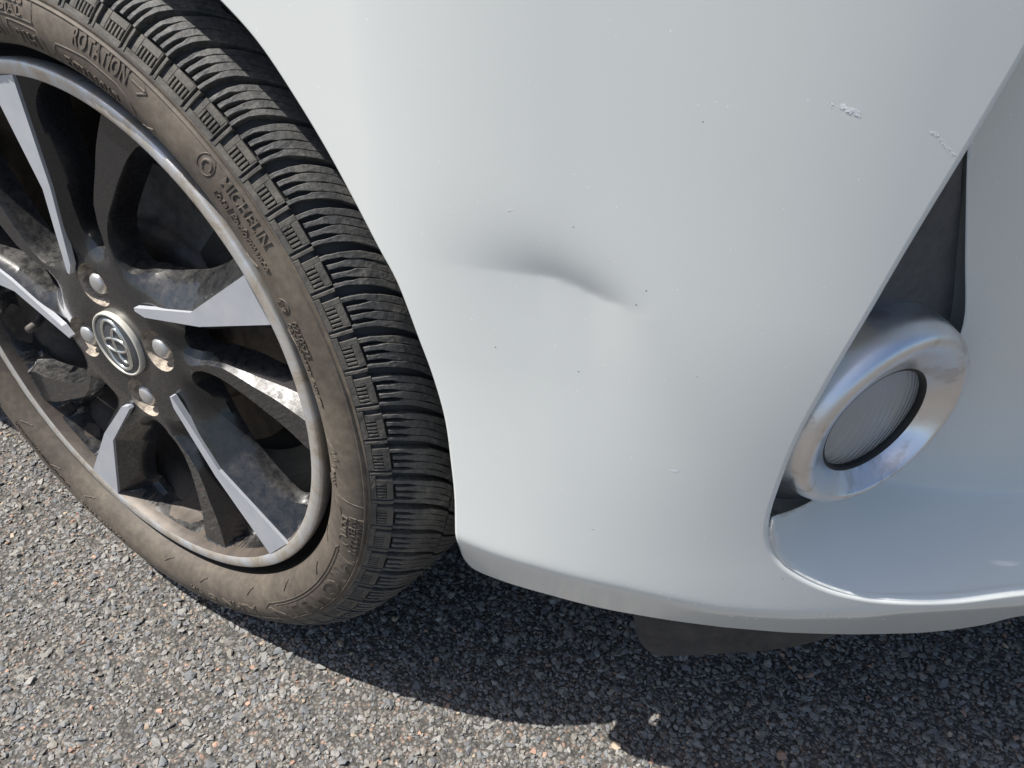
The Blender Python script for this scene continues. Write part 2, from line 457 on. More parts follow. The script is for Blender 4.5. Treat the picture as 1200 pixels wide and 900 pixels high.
for p in range(67):
    P0 = 41.9 + p * PITCH
    gw = .62                                     # main groove width in degrees
    sb = MB(); shoulder_blocks.append(sb)
    for mirror in (False, True):
        def sv(a, b): return (a, b) if not mirror else (SMAX - b, SMAX - a)
        # four lamellae of the shoulder block, sipes widen into notches at the shoulder
        w4 = (PITCH - gw) / 4
        vis = (P0 % 360) < 120 or (P0 % 360) > 280
        NS = 12 if vis and not mirror else 4
        for k in range(4):
            lo = gw / 2 + k * w4; hi = lo + w4
            def e0(s, lo=lo, k=k):
                d = s if not mirror else SMAX - s
                g_ = .035 + (.26 * np.clip((.030 - d) / .004, 0, 1) if k > 0 else .36 * np.clip((.058 - d) / .035, 0, 1))
                return P0 + lo + g_ + voff(s)
            def e1(s, hi=hi, k=k):
                d = s if not mirror else SMAX - s
                g_ = .035 + (.26 * np.clip((.030 - d) / .004, 0, 1) if k < 3 else .30 * np.clip((.058 - d) / .035, 0, 1))
                return P0 + hi - g_ + voff(s)
            a, b = sv(.0165 if k in (1, 2) else .0150, .0615 + rng.uniform(-.0006, .0006))
            block(tread if mirror else sb, a, b, e0, e1, -GD, NS, 2, rng.normal(0, .00012), wob=.045 if vis else 0, rs=rng.uniform(0, 6))
            a, b = sv(.0640, SMAX / 2 - .0012)
            block(tread, a, b, lambda s, lo=lo: P0 - .5 + lo + .035 + voff(s), lambda s, hi=hi: P0 - .5 + hi - .035 + voff(s), -GD, 6 if vis else 3, 2, rng.normal(0, .00012), wob=.045 if vis else 0, rs=rng.uniform(0, 6))
        if mirror: continue
        # shoulder band: flush rubber with short slots cut in it below each block
        A0 = P0 + gw / 2
        cst = lambda v: (lambda s, v=v: v + 0 * s)
        block(comb, .0004, .0150, cst(A0 + .02), cst(A0 + .52), -.004, 4, 1, 0, cham=.0004)
        block(comb, .0025, .0150, cst(A0 + .86), cst(A0 + 1.12), -.004, 4, 1, 0, cham=.0004)
        for k in range(5):
            lo = A0 + 1.12 + k * .56
            block(comb, .0040, .0104, cst(lo + .22), cst(lo + .56), -.004, 3, 1, 0, cham=.0003)
        block(comb, .0040, .0150, cst(A0 + 3.92), cst(A0 + PITCH - gw - .10), -.004, 3, 1, 0, cham=.0003)
        block(comb, .0001, .0040, cst(A0 + .86), cst(A0 + PITCH - .08), -.003, 2, 6, 0, cham=.0003)
        block(comb, .0104, .0150, cst(A0 + 1.12), cst(A0 + 3.92), -.004, 2, 5, 0, cham=.0003)
for mb, nm, m_ in ((tread, 'tyre_tread', M_tread), (comb, 'tread_shoulder_band', M_comb)):
    mk(nm, flatten(mb.V), mb.F, m_, wheel, smooth=False, kind='stuff')
for sb in shoulder_blocks: mk('tread_block', flatten(sb.V), sb.F, M_tread, wheel, smooth=False)

# sidewall lettering and ribs
sp = np.array(side_prof)
def side_y(r): return np.interp(r, sp[:, 0], sp[:, 1])
def text_mesh(txt, size, shear=0, spacing=1.0, bold=0):
    cu = bpy.data.curves.new('lettering', 'FONT'); cu.body = txt; cu.size = size; cu.shear = shear; cu.resolution_u = 3
    cu.space_character = spacing; cu.offset = bold; cu.extrude = 1.0; cu.align_x = 'CENTER'
    o = bpy.data.objects.new('lettering', cu); scene.collection.objects.link(o)
    dg = bpy.context.evaluated_depsgraph_get(); me = bpy.data.meshes.new_from_object(o.evaluated_get(dg))
    V = np.array([v.co[:] for v in me.vertices]) if len(me.vertices) else np.zeros((0, 3)); F = [tuple(p.vertices) for p in me.polygons]
    bpy.data.objects.remove(o); bpy.data.curves.remove(cu); bpy.data.meshes.remove(me)
    return V, F
def arc_text(txt, a0, a1, r, cap, h=.0009, **k):
    """word stretched between the angles a0 > a1 (reading clockwise), capitals cap high, centred on radius r"""
    V, F = text_mesh(txt, 1.0, **k)
    V[:, :2] -= V[:, :2].min(0) * [1, 0]
    W = V[:, 0].max(); kx = math.radians(a0 - a1) * r / W; ky = cap / .70
    rr = r - cap / 2 + V[:, 1] * ky; a = math.radians(a0) - V[:, 0] * kx / r
    y = side_y(rr) - np.where(V[:, 2] > 0, h, -.0008)
    mk('moulded_word', np.stack([rr * np.cos(a), y, .3 + rr * np.sin(a)], 1), F, M_side, wheel, smooth=False)
def arc_line(pts, wd=.0006, h=.0005, mb=None):
    """raised rib following (angle, radius) points"""
    P = []
    for (a0, r0), (a1, r1) in zip(pts[:-1], pts[1:]):
        m = max(1, int(abs(a1 - a0) / 1.2 + abs(r1 - r0) / .004))
        P += [(a0 + (a1 - a0) * i / m, r0 + (r1 - r0) * i / m) for i in range(m)]
    P.append(pts[-1]); P = np.array(P); X = np.stack([P[:, 1] * np.cos(np.radians(P[:, 0])), P[:, 1] * np.sin(np.radians(P[:, 0]))], 1)
    T = np.gradient(X, axis=0); T /= np.linalg.norm(T, axis=1)[:, None] + 1e-12; Nn = np.stack([-T[:, 1], T[:, 0]], 1)
    V = []; F = []
    for i in range(len(X)):
        for o_, hh in ((-wd, -.0005), (-wd * .4, h), (wd * .4, h), (wd, -.0005)):
            q = X[i] + Nn[i] * o_; V.append((q[0], side_y(np.hypot(*q)) - hh, .3 + q[1]))
    for i in range(len(X) - 1):
        for k in range(3): b = i * 4 + k; F.append((b, b + 1, b + 5, b + 4))
    if mb is None: mk('moulded_rib', V, F, M_side, wheel)
    else: mb.add(V, F)
arc_text('ROTATION', 71.6, 61.6, .2560, .0090, spacing=1.12, bold=.02)
arc_line([(61.0, .2560), (58.6, .2560)], .0011); arc_line([(59.6, .2600), (58.2, .2560), (59.6, .2515)], .0011)
arc_text('EXTRA LOAD', 73.6, 62.9, .2365, .0062, spacing=1.05, bold=.02)
arc_line([(75.6, .2300), (75.9, .2390), (75.0, .2440), (69, .2475), (63, .2465), (60.5, .2430), (59.6, .2380), (60.0, .2330), (61.0, .2300)], .0008)
arc_text('MICHELIN', 44.2, 34.6, .2572, .0064, h=.0011, bold=.004)
arc_text('Total Performance', 44.2, 31.8, .2480, .0058, h=.0010, shear=.3, bold=.006)
arc_text('91H', 84.4, 79.6, .2370, .0085, bold=.02); arc_text('195/50 R16', 104, 88, .2370, .0085, bold=.02)
arc_line([(78.6, .2310), (78.0, .2390), (79.2, .2450), (85.5, .2455), (86.2, .2310)], .0008)
arc_line([(87.0, .2310), (87.2, .2455), (96, .2455), (105, .2455)], .0008)
arc_text('TUBELESS', 92, 81.6, .2590, .0045, bold=.01); arc_text('RADIAL', 90, 81.8, .2525, .0045, bold=.01)
arc_line([(80.0, .2630), (79.6, .2485), (92, .2480)], .0010)
def ring_rib(ca, cr, rad, t0, t1, w=.0006, **k):
    c = pol(ca, cr); pts = []
    for t in np.arange(t0, t1 + 1, 20):
        a = math.radians(t); q = (c[0] + rad * math.cos(a), c[1] + rad * math.sin(a)); pts.append((math.degrees(math.atan2(q[1], q[0])), math.hypot(*q)))
    arc_line(pts, w, **k)
ring_rib(46.9, .2540, .0062, 0, 360, .0005); ring_rib(46.7, .2540, .0034, -60, 200, .0012, h=.0008)
ring_rib(26.6, .2430, .0048, 0, 360, .0005); arc_text('E2', 27.6, 25.6, .2430, .0038, bold=.01)
arc_text('0210521', 24.2, 18.8, .2455, .0048, bold=.01); arc_text('02348 S7WR2', 24.0, 15.8, .2400, .0040, bold=.01); arc_text('4 S0470', 15.2, 10.6, .2400, .0038, bold=.01)
arc_line([(3.6, .2340), (2.2, .2430), (1.5, .2370), (.8, .2440), (0.0, .2370), (-.8, .2410), (-1.6, .2340)], .0006)
arc_text('M+S', -2.2, -5.4, .2360, .0042, bold=.01)
arc_text('MADE', -10.2, -14.6, .2590, .0050, bold=.015); arc_text('IN EU', -10.2, -14.6, .2530, .0050, bold=.015); arc_text('2221', -14.8, -19.0, .2560, .0060, bold=.02); arc_text('DOT', -10.8, -15, .2465, .0050, bold=.02)
ring_rib(-16.6, .2480, .0046, 60, 330, .0008)
arc_line([(-7.0, .2400), (-7.4, .2625), (-10, .2625)], .0006); arc_line([(-8.5, .2360), (-9.5, .2420), (-11.5, .2435)], .0006)
arc_line([(-19.0, .2450), (-20, .2425), (-30, .2420), (-42, .2420), (-56, .2420), (-58.5, .2470), (-58.5, .2600)], .0007)
arc_line([(-19.8, .2450), (-30, .2445), (-42, .2445), (-54, .2445)], .0004)
arc_text('MICHELIN', -21, -57, .2530, .0130, h=.0008, spacing=1.15, bold=.015)
arc_text('ALPIN', -62.0, -73.6, .2500, .0085, bold=.02); arc_text('6', -76.0, -78.5, .2500, .0095, bold=.02); arc_text('91H', -80.5, -84, .2480, .0050, bold=.01)
arc_text('MICHELIN', -148, -184, .2530, .0110, spacing=1.1); arc_text('MICHELIN ALPIN', 165, 115, .2530, .0110)
arc_text('SIDEWALL 1 POLYESTER TREAD 2 STEEL 1 POLYAMIDE', -124, -143, .2430, .0040); arc_text('MAX LOAD 615 KG', -106, -120, .2480, .0040)
wk = MB()
for a in (78, 57.5, 34.5, 22, 12, 1, -5.5, -20, -31, -47, -62, -79, -91, -118, -129, -141, 150, 170):
    r_ = .2330 + .004 * math.sin(a * 7)
    arc_line([(a, r_), (a - 1.6, r_ + .0045)], .0003, .0009, wk); arc_line([(a + .1, r_), (a + .9, r_ - .0015)], .0003, .0009, wk)
wk.obj('moulding_whiskers', M_side, wheel, kind='stuff')
# thin line round the sidewall
V, F = lathe([(.2600, -.0108), (.2604, -.0114), (.2610, -.0112), (.2614, -.0099)], 200); mk('sidewall_rib', flatten(V), F, M_side, wheel)

# ---- rim
V, F = lathe([(.2100, .016), (.2138, .0090), (.2148, .0030), (.2146, -.0004), (.2138, -.0018), (.2126, -.0024), (.2084, -.0024), (.2056, -.0019), (.2042, -.0010)], 200)
mk('rim_lip', V, F, M_lip, wheel)
V, F = lathe([(.2042, -.0010), (.2032, .0012), (.2018, .0060), (.2005, .018), (.1985, .034), (.190, .046), (.186, .060), (.186, .115), (.196, .150), (.205, .186)], 160)
mk('rim_barrel', V, F, M_barrel, wheel)

A_lo = [(.0620, 18.5), (.0680, 11.0), (.127, -2.3), (.2043, -4.8)]
A_hi = [(.2043, 4.8), (.126, 2.7), (.0640, 20.2)]
def straight(P, step):
    out = []
    for a, b in zip(P[:-1], P[1:]):
        a, b = np.asarray(a, float), np.asarray(b, float); m = max(1, int(np.linalg.norm(b - a) / step)); out += [a + (b - a) * i / m for i in range(m)]
    return np.array(out + [np.asarray(P[-1], float)])
Wa = [(.085, 28), (.098, 18.5), (.115, 12.5), (.135, 9.4), (.165, 8.6), (.188, 10.0), (.1985, 13.5), (.2020, 18), (.2025, 24), (.2015, 30.5), (.196, 35), (.180, 38.2), (.155, 41.5), (.130, 45), (.108, 48.0), (.090, 47.5), (.079, 42), (.077, 35)]
Wb = [(.080, -8), (.090, -2.5), (.105, -3.2), (.125, -4.9), (.155, -5.2), (.185, -5.8), (.1985, -7.8), (.2020, -11.5), (.2015, -17.5), (.196, -21.2), (.180, -21.2), (.150, -20.0), (.125, -18.0), (.105, -16.5), (.088, -16.5), (.080, -14)]
def sect(pts, k, smooth=None):
    P = [np.array(pol(28 + 72 * k + a, r)) for r, a in pts]
    if smooth:
        Q = catmull(P + [P[0]], smooth)[:-1]; return Q
    return np.array(P)
strips = [straight(list(sect(A_lo, k)), .004) for k in range(5)]
strips_hi = [straight(list(sect(A_hi, k)), .004) for k in range(5)]
strip_poly = [np.vstack([a, b]) for a, b in zip(strips, strips_hi)]
holes = []
for k in range(5): holes.append(sect(Wa, k, .0035)); holes.append(sect(Wb, k, .0035))
NUTA = [102, 12, -78, -168]
pockets = []
for a in NUTA:
    c = np.array(pol(a, .0495)); pockets.append(np.array([c + .0178 * np.array([math.cos(t), math.sin(t)]) for t in np.linspace(0, 2 * math.pi, 29)[:-1]]))
capc = np.array([.0268 * np.array([math.cos(t), math.sin(t)]) for t in np.linspace(0, 2 * math.pi, 41)[:-1]])
outer = np.array([.2040 * np.array([math.cos(t), math.sin(t)]) for t in np.linspace(0, 2 * math.pi, 161)[:-1]])
ridge_pts = [(.085, -22), (.105, -19.2), (.121, -19.0), (.15, -22.6), (.17, -24.2), (.203, -27.5)]
rr_, ra_ = np.array([p[0] for p in ridge_pts]), np.array([p[1] for p in ridge_pts])
exl = []
LOWR, LOWA = [.066, .08, .105, .125, .155, .17, .20], [-34, -28, -26, -28, -31.5, -35, -37]
for k in range(5):
    for r in np.arange(.088, .2005, .0016):
        exl += [pol(28 + 72 * k + np.interp(r, rr_, ra_), r), pol(28 + 72 * k + np.interp(r, LOWR, LOWA) + 1, r)]
    for l_ in (strips[k], strips_hi[k]):
        exl += [tuple(q) for q in straight(list(l_), .0016)]
v2, f2, loops = fill(outer, holes + pockets + [capc], .0022, extra=exl)
def sstep(x, a, b): t = np.clip((x - a) / (b - a), 0, 1); return t * t * (3 - 2 * t)
def face_y(p):
    r = np.hypot(p[:, 0], p[:, 1]); a = np.degrees(np.arctan2(p[:, 1], p[:, 0])); loc = (a - 28 + 36 + 720) % 72 - 36   # -36..36 around silver strip
    d = np.full(len(p), 1e9)
    for s_ in strip_poly:
        dd = dist_poly(s_, p); dd[inside(s_, p)] = 0; d = np.minimum(d, dd)
    yA = .0008 + 1.15 * np.maximum(d - .0006, 0)
    # B spoke: its own centre lies at -32 (=40)
    lb = (a - 28 + 72 + 720) % 72 - 72          # -72..0
    rid = np.interp(r, rr_, ra_)
    yB = .0052 + 1.6 * np.maximum(0, np.radians(lb - rid) * r) + .10 * np.maximum(0, np.radians(rid - lb) * r)
    nearA = np.abs(loc) < 13
    low = np.interp(r, [.066, .08, .105, .125, .155, .17, .20], [-34, -28, -26, -28, -31.5, -35, -37])
    yB = yB + 1.4 * np.maximum(0, np.radians(low + 1 - lb) * r)
    y = np.minimum(np.minimum(yA, .022), np.minimum(yB, .022))
    wgt = sstep(r, .066, .100)
    hub = .0030 + .0018 * sstep(np.abs(r - .050), .004, .026)
    y = hub * (1 - wgt) + y * wgt
    y = np.where(r > .2005, np.minimum(y, .0008 + (.204 - r) * 3), y)
    return y
fy = face_y(v2)
V = [(p[0], y, .3 + p[1]) for p, y in zip(v2, fy)]
F = [tuple(t) for t in f2]
for li, l in enumerate(loops[1:11]):        # window walls, leaning in as they go deeper
    P = v2[l]; c = P.mean(0)
    ring = l
    for dep, shr in ((.0030, .0012), (.016, .0022), (.034, .0034)):
        b = len(V)
        for p, i0 in zip(P, l):
            e = p - c; q = p - e / np.linalg.norm(e) * -shr * -1.0
            yy = max(fy[i0] + (.0008 if dep < .004 else 0), 0) + dep if dep < .004 else max(.0235 if dep < .02 else .029, fy[i0] + dep * .3)
            V.append((q[0], yy, .3 + q[1]))
        nr = list(range(b, b + len(l)))
        for i in range(len(l)):
            j = (i + 1) % len(l); F.append((ring[i], ring[j], nr[j], nr[i]))
        ring = nr
# back cover of the spokes so that nothing shows through
b = len(V)
o_ = mk('spokes', V, F, M_rimb, wheel)
me = o_.data; me.normals_split_custom_set([(0, 0, 0)] * len(me.loops)) if False else None
import bmesh as _bm
b_ = _bm.new(); b_.from_mesh(me); _bm.ops.recalc_face_normals(b_, faces=b_.faces[:])
for e in b_.edges:
    if len(e.link_faces) == 2 and e.calc_face_angle(0) > math.radians(28): e.smooth = False
b_.to_mesh(me); b_.free()
for k in range(5):                         # machined silver faces
    P = strip_poly[k]; v, f, lp = fill(P, [], .004)
    n0 = len(v)
    V = [(p[0], -.0017, .3 + p[1]) for p in v]; F = [tuple(t) for t in f]; b = len(V)
    for i in lp[0]: V.append((v[i][0], .0030, .3 + v[i][1]))
    for i in range(len(lp[0])): j = (i + 1) % len(lp[0]); F.append((lp[0][i], lp[0][j], b + j, b + i))
    mk('machined_face', V, F, M_mach, wheel, smooth=False)
for a, pk in zip(NUTA, pockets):
    c = np.array(pol(a, .0495)); y0_ = float(face_y(pk).mean())
    prof = [(.0178, y0_), (.0170, y0_ + .003), (.0148, .019), (.0105, .0215), (.004, .022)]
    V = []; F = []; n_ = 28
    for t in range(n_):
        th = 2 * math.pi * t / n_
        for j, (r, y) in enumerate(prof):
            V.append((c[0] + r * math.cos(th), y if j else float(face_y(pk)[t]), .3 + c[1] + r * math.sin(th)))
    for t in range(n_):
        u = (t + 1) % n_
        for k in range(len(prof) - 1): F.append((t * 5 + k, u * 5 + k, u * 5 + k + 1, t * 5 + k + 1))
    mk('nut_pocket', V, F, M_seat, wheel)
    # domed hexagonal nut
    V = []; F = []; prof = [(.0088, .021), (.0088, .0085), (.0084, .0062), (.0066, .0046), (.0035, .0040), (0.0001, .0038)]; n_ = 24
    for t in range(n_):
        th = 2 * math.pi * t / n_
        hexf = 1 / math.cos((th % (math.pi / 3)) - math.pi / 6) * .93
        for j, (r, y) in enumerate(prof):
            q = r * (hexf if j < 2 else 1); V.append((c[0] + q * math.cos(th), y, .3 + c[1] + q * math.sin(th)))
    m_ = len(prof)
    for t in range(n_):
        u = (t + 1) % n_
        for k in range(m_ - 1): F.append((t * m_ + k, u * m_ + k, u * m_ + k + 1, t * m_ + k + 1))
    mk('wheel_nut', V, F, M_nut, wheel)
# centre cap
V, F = lathe([(.0276, .006), (.0276, .0016), (.0272, .0006), (.0263, .0003), (.0256, .0008), (.0254, .0018)], 48); mk('cap_ring', V, F, M_capring, wheel)
V, F = lathe([(.0256, .0022), (.0250, .0014), (.018, .0008), (.0001, .0005)], 40); mk('centre_cap', V, F, M_blackpl, wheel)
def ell_ring(mb, cx, cy, a, b, wd, rot, y=-.0012, th=.0012, n=48):
    V = []; F = []; cr, sr = math.cos(rot), math.sin(rot)
    for i in range(n):
        t = 2 * math.pi * i / n
        for o_, yy in ((-wd / 2, y + th), (-wd * .3, y), (wd * .3, y), (wd / 2, y + th)):
            x = cx + (a + o_) * math.cos(t); z = cy + (b + o_) * math.sin(t)
            V.append((x * cr - z * sr, yy, .3 + x * sr + z * cr))
    for i in range(n):
        j = (i + 1) % n
        for k in range(3): F.append((i * 4 + k, j * 4 + k, j * 4 + k + 1, i * 4 + k + 1))
    mb.add(V, F)
em = MB(); ROT = math.radians(-82)
ell_ring(em, 0, 0, .0215, .0148, .0026, ROT, -.0002)
ell_ring(em, 0, .0058, .0150, .0076, .0022, ROT, -.0005)
ell_ring(em, 0, 0, .0058, .0142, .0022, ROT, -.0007)
em.obj('emblem', M_chrome, wheel)
# brake and hub parts behind the spokes
V, F = lathe([(.128, .075), (.128, .067), (.1275, .066), (.085, .066), (.082, .058), (.076, .050), (.02, .049)], 96); mk('brake_disc', V, F, M_disc, wheel)
mbk = MB()
def prism(mb, poly, y0, y1, taper=.003):
    P = np.asarray(poly); c = P.mean(0); n = len(P); V = []
    for y, s in ((y0 + .004, 0), (y0, taper), ):
        for p in P: e = (p - c); q = p - e / np.linalg.norm(e) * s; V.append((q[0], y, .3 + q[1]))
    for p in P: V.append((p[0], y1, .3 + p[1]))
    F = [tuple(range(n, 2 * n))]
    for i in range(n): j = (i + 1) % n; F += [(i, j, n + j, n + i), (2 * n + i, 2 * n + j, j, i)]
    mb.add(V, F)
prism(mbk, [pol(a, r) for a, r in ((20, .095), (24, .150), (38, .166), (50, .150), (52, .095), (36, .088))], .050, .11)
prism(mbk, [pol(a, r) for a, r in ((26, .118), (30, .146), (40, .150), (44, .120))], .044, .06)
mbk.obj('brake_caliper', M_calip, wheel, smooth=False)
V, F = lathe([(.150, .085), (.150, .098), (.02, .10)], 64); mk('brake_shield', V, F, M_calip, wheel)
# valve
vm = MB()
def tube(mb, p0, p1, r0, r1, n=14, cap=True):
    p0, p1 = np.array(p0, float), np.array(p1, float); d = (p1 - p0) / np.linalg.norm(p1 - p0)
    u = np.cross(d, [0, 0, 1.]); u = u / np.linalg.norm(u) if np.linalg.norm(u) > 1e-3 else np.array([1., 0, 0]); v = np.cross(d, u)
    V = []
    for p, r in ((p0, r0), (p1, r1)):
        for i in range(n): t = 2 * math.pi * i / n; V.append(p + r * (u * math.cos(t) + v * math.sin(t)))
    F = [(i, (i + 1) % n, n + (i + 1) % n, n + i) for i in range(n)]
    if cap: F.append(tuple(range(n, 2 * n)))
    mb.add(V, F)
vp = np.array([*pol(-166, .155)]); vr = np.array([*pol(-166, .186)])
tube(vm, (vr[0], .045, .3 + vr[1]), (vp[0] * .99, .018, .3 + vp[1] * .99), .0045, .0032)
tube(vm, (vp[0] * .99, .018, .3 + vp[1] * .99), (vp[0] * .955, .006, .3 + vp[1] * .955), .0039, .0036)
vm.obj('valve_stem', M_valve, wheel)

# ------------------------------------------------------------------ bumper skin  y = S(x, z)
def y0f(x): u = np.maximum(x - .28, 0); return -.001 + .88 * u ** 1.65
def seg_dent(x, z):
    # creased dent: pushed in above a slanting crease, easing out slowly below it
    P = np.array(DENT); px = P[:, 0]; zc = np.interp(x, px, P[:, 1]); s = zc - z; sa = np.sqrt(s * s + .0012 ** 2) - .0012     # s>0 below crease
    t = (x - px[0]) / (px[-1] - px[0])
    wt = sstep(t, -.45, .50) * (1 - sstep(t, .70, 1.15 + np.clip(s / .08, 0, 1) * .5))
    up = np.interp(t, [0, .5, 1], [.025, .014, .010]); A = np.interp(t, [0, .45, 1], [.0030, .0034, .0030])
    prof = np.where(s < 0, np.exp(-(sa / up) ** 1.25), np.exp(-(sa / .095) ** 1.6))
    return A * wt * prof
DENT = None; ZC = None
def S(x, z):
    x = np.asarray(x, float); z = np.asarray(z, float)
    lowz = np.maximum(.40 - z, 0)
    y = y0f(x) - .12 * lowz ** 1.6 * (1 - sstep(x, .36, .50)) + .10 * lowz ** 1.6 * sstep(x, .45, .6)
    y = y - .008 * sstep(z, .27, .45) * sstep(x, .38, .52)
    if DENT is not None: y = y + seg_dent(x, z)
    if ZC is not None:
        d = np.interp(x, ZC[:, 0], ZC[:, 1]) - z; k = .0022
        y = y + .50 * k * np.logaddexp(0, d / k)
    return y
def cast(px, py, f=None):
    f = f or S; r = ray(px, py); t = np.linspace(.30, 1.5, 2401); P = CAMO + t[:, None] * r
    g_ = P[:, 1] - f(P[:, 0], P[:, 2]); i = np.argmax(g_ > 0)
    if i == 0: return P[-1]
    a, b = t[i - 1], t[i]
    for _ in range(30):
        m = (a + b) / 2; p = CAMO + m * r
        if p[1] - float(f(p[0], p[2])) > 0: b = m
        else: a = m
    return CAMO + (a + b) / 2 * r
ZC = None
_zc = [cast(*p) for p in [(533, 632), (580, 651), (633, 667), (733, 692), (850, 717), (925, 723), (1012, 722), (1062, 717), (1114, 714), (1200, 708)]]
ZC = np.array([[_zc[0][0] - .3, _zc[0][2] + .06]] + [[p[0], p[2]] for p in _zc] + [[_zc[-1][0] + .2, _zc[-1][2] - .0]])
_d = [cast(*p) for p in [(545, 318), (600, 325), (650, 333), (700, 354), (745, 370)]]
DENT = catmull([np.array([p[0], p[2]]) for p in _d], .003).tolist()

def xz(px): p = cast(*px); return np.array([p[0], p[2]])
arch_px = [(255, 0), (300, 50), (347, 120), (383, 180), (417, 243), (443, 293), (463, 330), (490, 400), (506, 443), (520, 493), (527, 544), (531, 583), (532, 625)]
arch = [xz(p) for p in arch_px]
R_top = np.linalg.norm(arch[0] - [0, .3]); a_top = math.degrees(math.atan2(arch[0][1] - .3, arch[0][0]))
pre = [np.array([0, .3]) + np.array(pol(a, R_top)) for a in (a_top + 28, a_top + 20, a_top + 12, a_top + 6)]
arch = pre + arch
bottom = [xz(p) for p in [(535, 640), (541, 655), (550, 665), (562, 672), (640, 698), (733, 720), (850, 737), (925, 743), (1001, 745), (1077, 743), (1152, 734), (1200, 723)]]
bottom += [np.array([bottom[-1][0] + .06, bottom[-1][1] - .004]), np.array([.80, bottom[-1][1] - .006])]
crest = [xz(p) for p in [(1200, 694), (1114, 704), (1039, 703), (986, 694), (940, 675), (914, 655), (905, 632), (906, 606)]]
crest = [np.array([.80, crest[0][1] + .004]), np.array([.72, crest[0][1] + .002])] + crest
openg = [xz(p) for p in [(916, 574), (938, 519), (978, 446), (1023, 371), (1066, 298), (1098, 245), (1135, 185), (1170, 127), (1200, 77), (1230, 28)]]
ex = openg[-1] - openg[-2]
openg += [openg[-1] + ex * 1.0 + np.array([.006, 0]), openg[-1] + ex * 1.6 + np.array([.03, .0])]
openg += [np.array([.70, openg[-1][1] + .012]), np.array([.80, openg[-1][1] + .014])]
FIL = .0035
segs = []
arch_c = catmull(arch, .005); bot_c = catmull([arch[-1]] + bottom, .005)[1:]; cr_c = catmull(crest + openg, .005)
ZTOP = .70
NCR = len(catmull(crest, .005)) - 1
poly = list(arch_c) + list(bot_c) + list(cr_c) + [np.array([.80, ZTOP]), np.array([arch_c[0][0], ZTOP])]
# densify top edges
def dens(a, b, st=.01):
    m = int(np.linalg.norm(b - a) / st); return [a + (b - a) * i / m for i in range(1, m)]
A_, B_, C_ = cr_c[-1], np.array([.80, ZTOP]), np.array([arch_c[0][0], ZTOP])
poly = list(arch_c) + list(bot_c) + dens(bot_c[-1], cr_c[0]) + list(cr_c) + dens(A_, B_) + [B_] + dens(B_, C_) + [C_] + dens(C_, arch_c[0])
kinds = ['a'] * len(arch_c) + ['b'] * len(bot_c) + ['-'] * len(dens(bot_c[-1], cr_c[0])) + ['c' if i_ < NCR else 'o' for i_ in range(len(cr_c))]
kinds += ['-'] * (len(poly) - len(kinds))
poly = np.array(poly)
# signed area for direction, inset the visible edges by the fillet radius
def inset_poly(poly, kinds, rads):
    area = .5 * np.sum(poly[:, 0] * np.roll(poly[:, 1], -1) - np.roll(poly[:, 0], -1) * poly[:, 1])
    T = np.roll(poly, -1, 0) - np.roll(poly, 1, 0); T /= np.linalg.norm(T, axis=1)[:, None]
    Nn = np.stack([-T[:, 1], T[:, 0]], 1) * (1 if area > 0 else -1)      # inward
    q = poly.copy()
    for i, k in enumerate(kinds):
        if k in rads: q[i] += Nn[i] * rads[k]
    return q, -Nn
RADS = {'a': .0022, 'b': .0035, 'o': .0042, 'c': .0045}
inner, outn = inset_poly(poly, kinds, RADS)
def snorm(x, z, e=.0004):
    dx = (S(x + e, z) - S(x - e, z)) / (2 * e); dz = (S(x, z + e) - S(x, z - e)) / (2 * e)
    n_ = np.stack([dx, -np.ones_like(dx), dz], -1); return n_ / np.linalg.norm(n_, axis=-1)[..., None]
cr3 = np.array([[*p] for p in catmull(crest, .006)]); cry = S(cr3[:, 0], cr3[:, 1])
o_ = np.argsort(cr3[:, 0]); cx_, cz_, cy_ = cr3[o_, 0], cr3[o_, 1], cry[o_]
def shelf_z(x, y):
    zc = np.interp(x, cx_, cz_); yc = np.interp(x, cx_, cy_)
    return zc - .0010 + .16 * (y - yc - .004) + 1.1 * np.maximum(y - .17 - .5 * (x - .55), 0) ** 2
v2, f2, lp = fill(inner, [], .0031)
V = np.stack([v2[:, 0], S(v2[:, 0], v2[:, 1]), v2[:, 1]], 1); NV = snorm(v2[:, 0], v2[:, 1])
V = list(V); NV = list(NV); 
Vt = np.array(V); nrm = np.cross(Vt[f2[:, 1]] - Vt[f2[:, 0]], Vt[f2[:, 2]] - Vt[f2[:, 0]])
f2 = np.where((nrm[:, 1] > 0)[:, None], f2[:, ::-1], f2)
F = [tuple(t) for t in f2]
L0 = lp[0]; prev = list(L0); FL = {'a': .014, 'b': .022, 'o': .016, 'c': .0008}
base = [V[i] for i in L0]; bn = [NV[i] for i in L0]
bdir = []
for i, k in enumerate(kinds):
    n_ = bn[i]; o2 = outn[i]; e = np.array([o2[0], 0, o2[1]]); e = e - n_ * (e @ n_); e /= np.linalg.norm(e); bdir.append(e)
steps = [('f', math.radians(a)) for a in (18, 36, 54, 72, 90)] + [('l', 1.0)]
for typ, val in steps:
    cur = []
    for i, k in enumerate(kinds):
        if k == '-': cur.append(prev[i]); continue
        R_ = RADS[k]; p = base[i]; n_ = bn[i]; e = bdir[i]
        if typ == 'f':
            q = p + R_ * math.sin(val) * e - R_ * (1 - math.cos(val)) * n_; nn = math.sin(val) * e + math.cos(val) * n_
        else:
            q = p + R_ * e - (R_ + FL[k]) * n_; nn = e
        V.append(q); NV.append(nn); cur.append(len(V) - 1)
    m_ = len(kinds)
    for i in range(m_):
        j = (i + 1) % m_
        if kinds[i] == '-' or kinds[j] == '-': continue
        F.append((prev[i], cur[i], cur[j], prev[j]))
    prev = cur
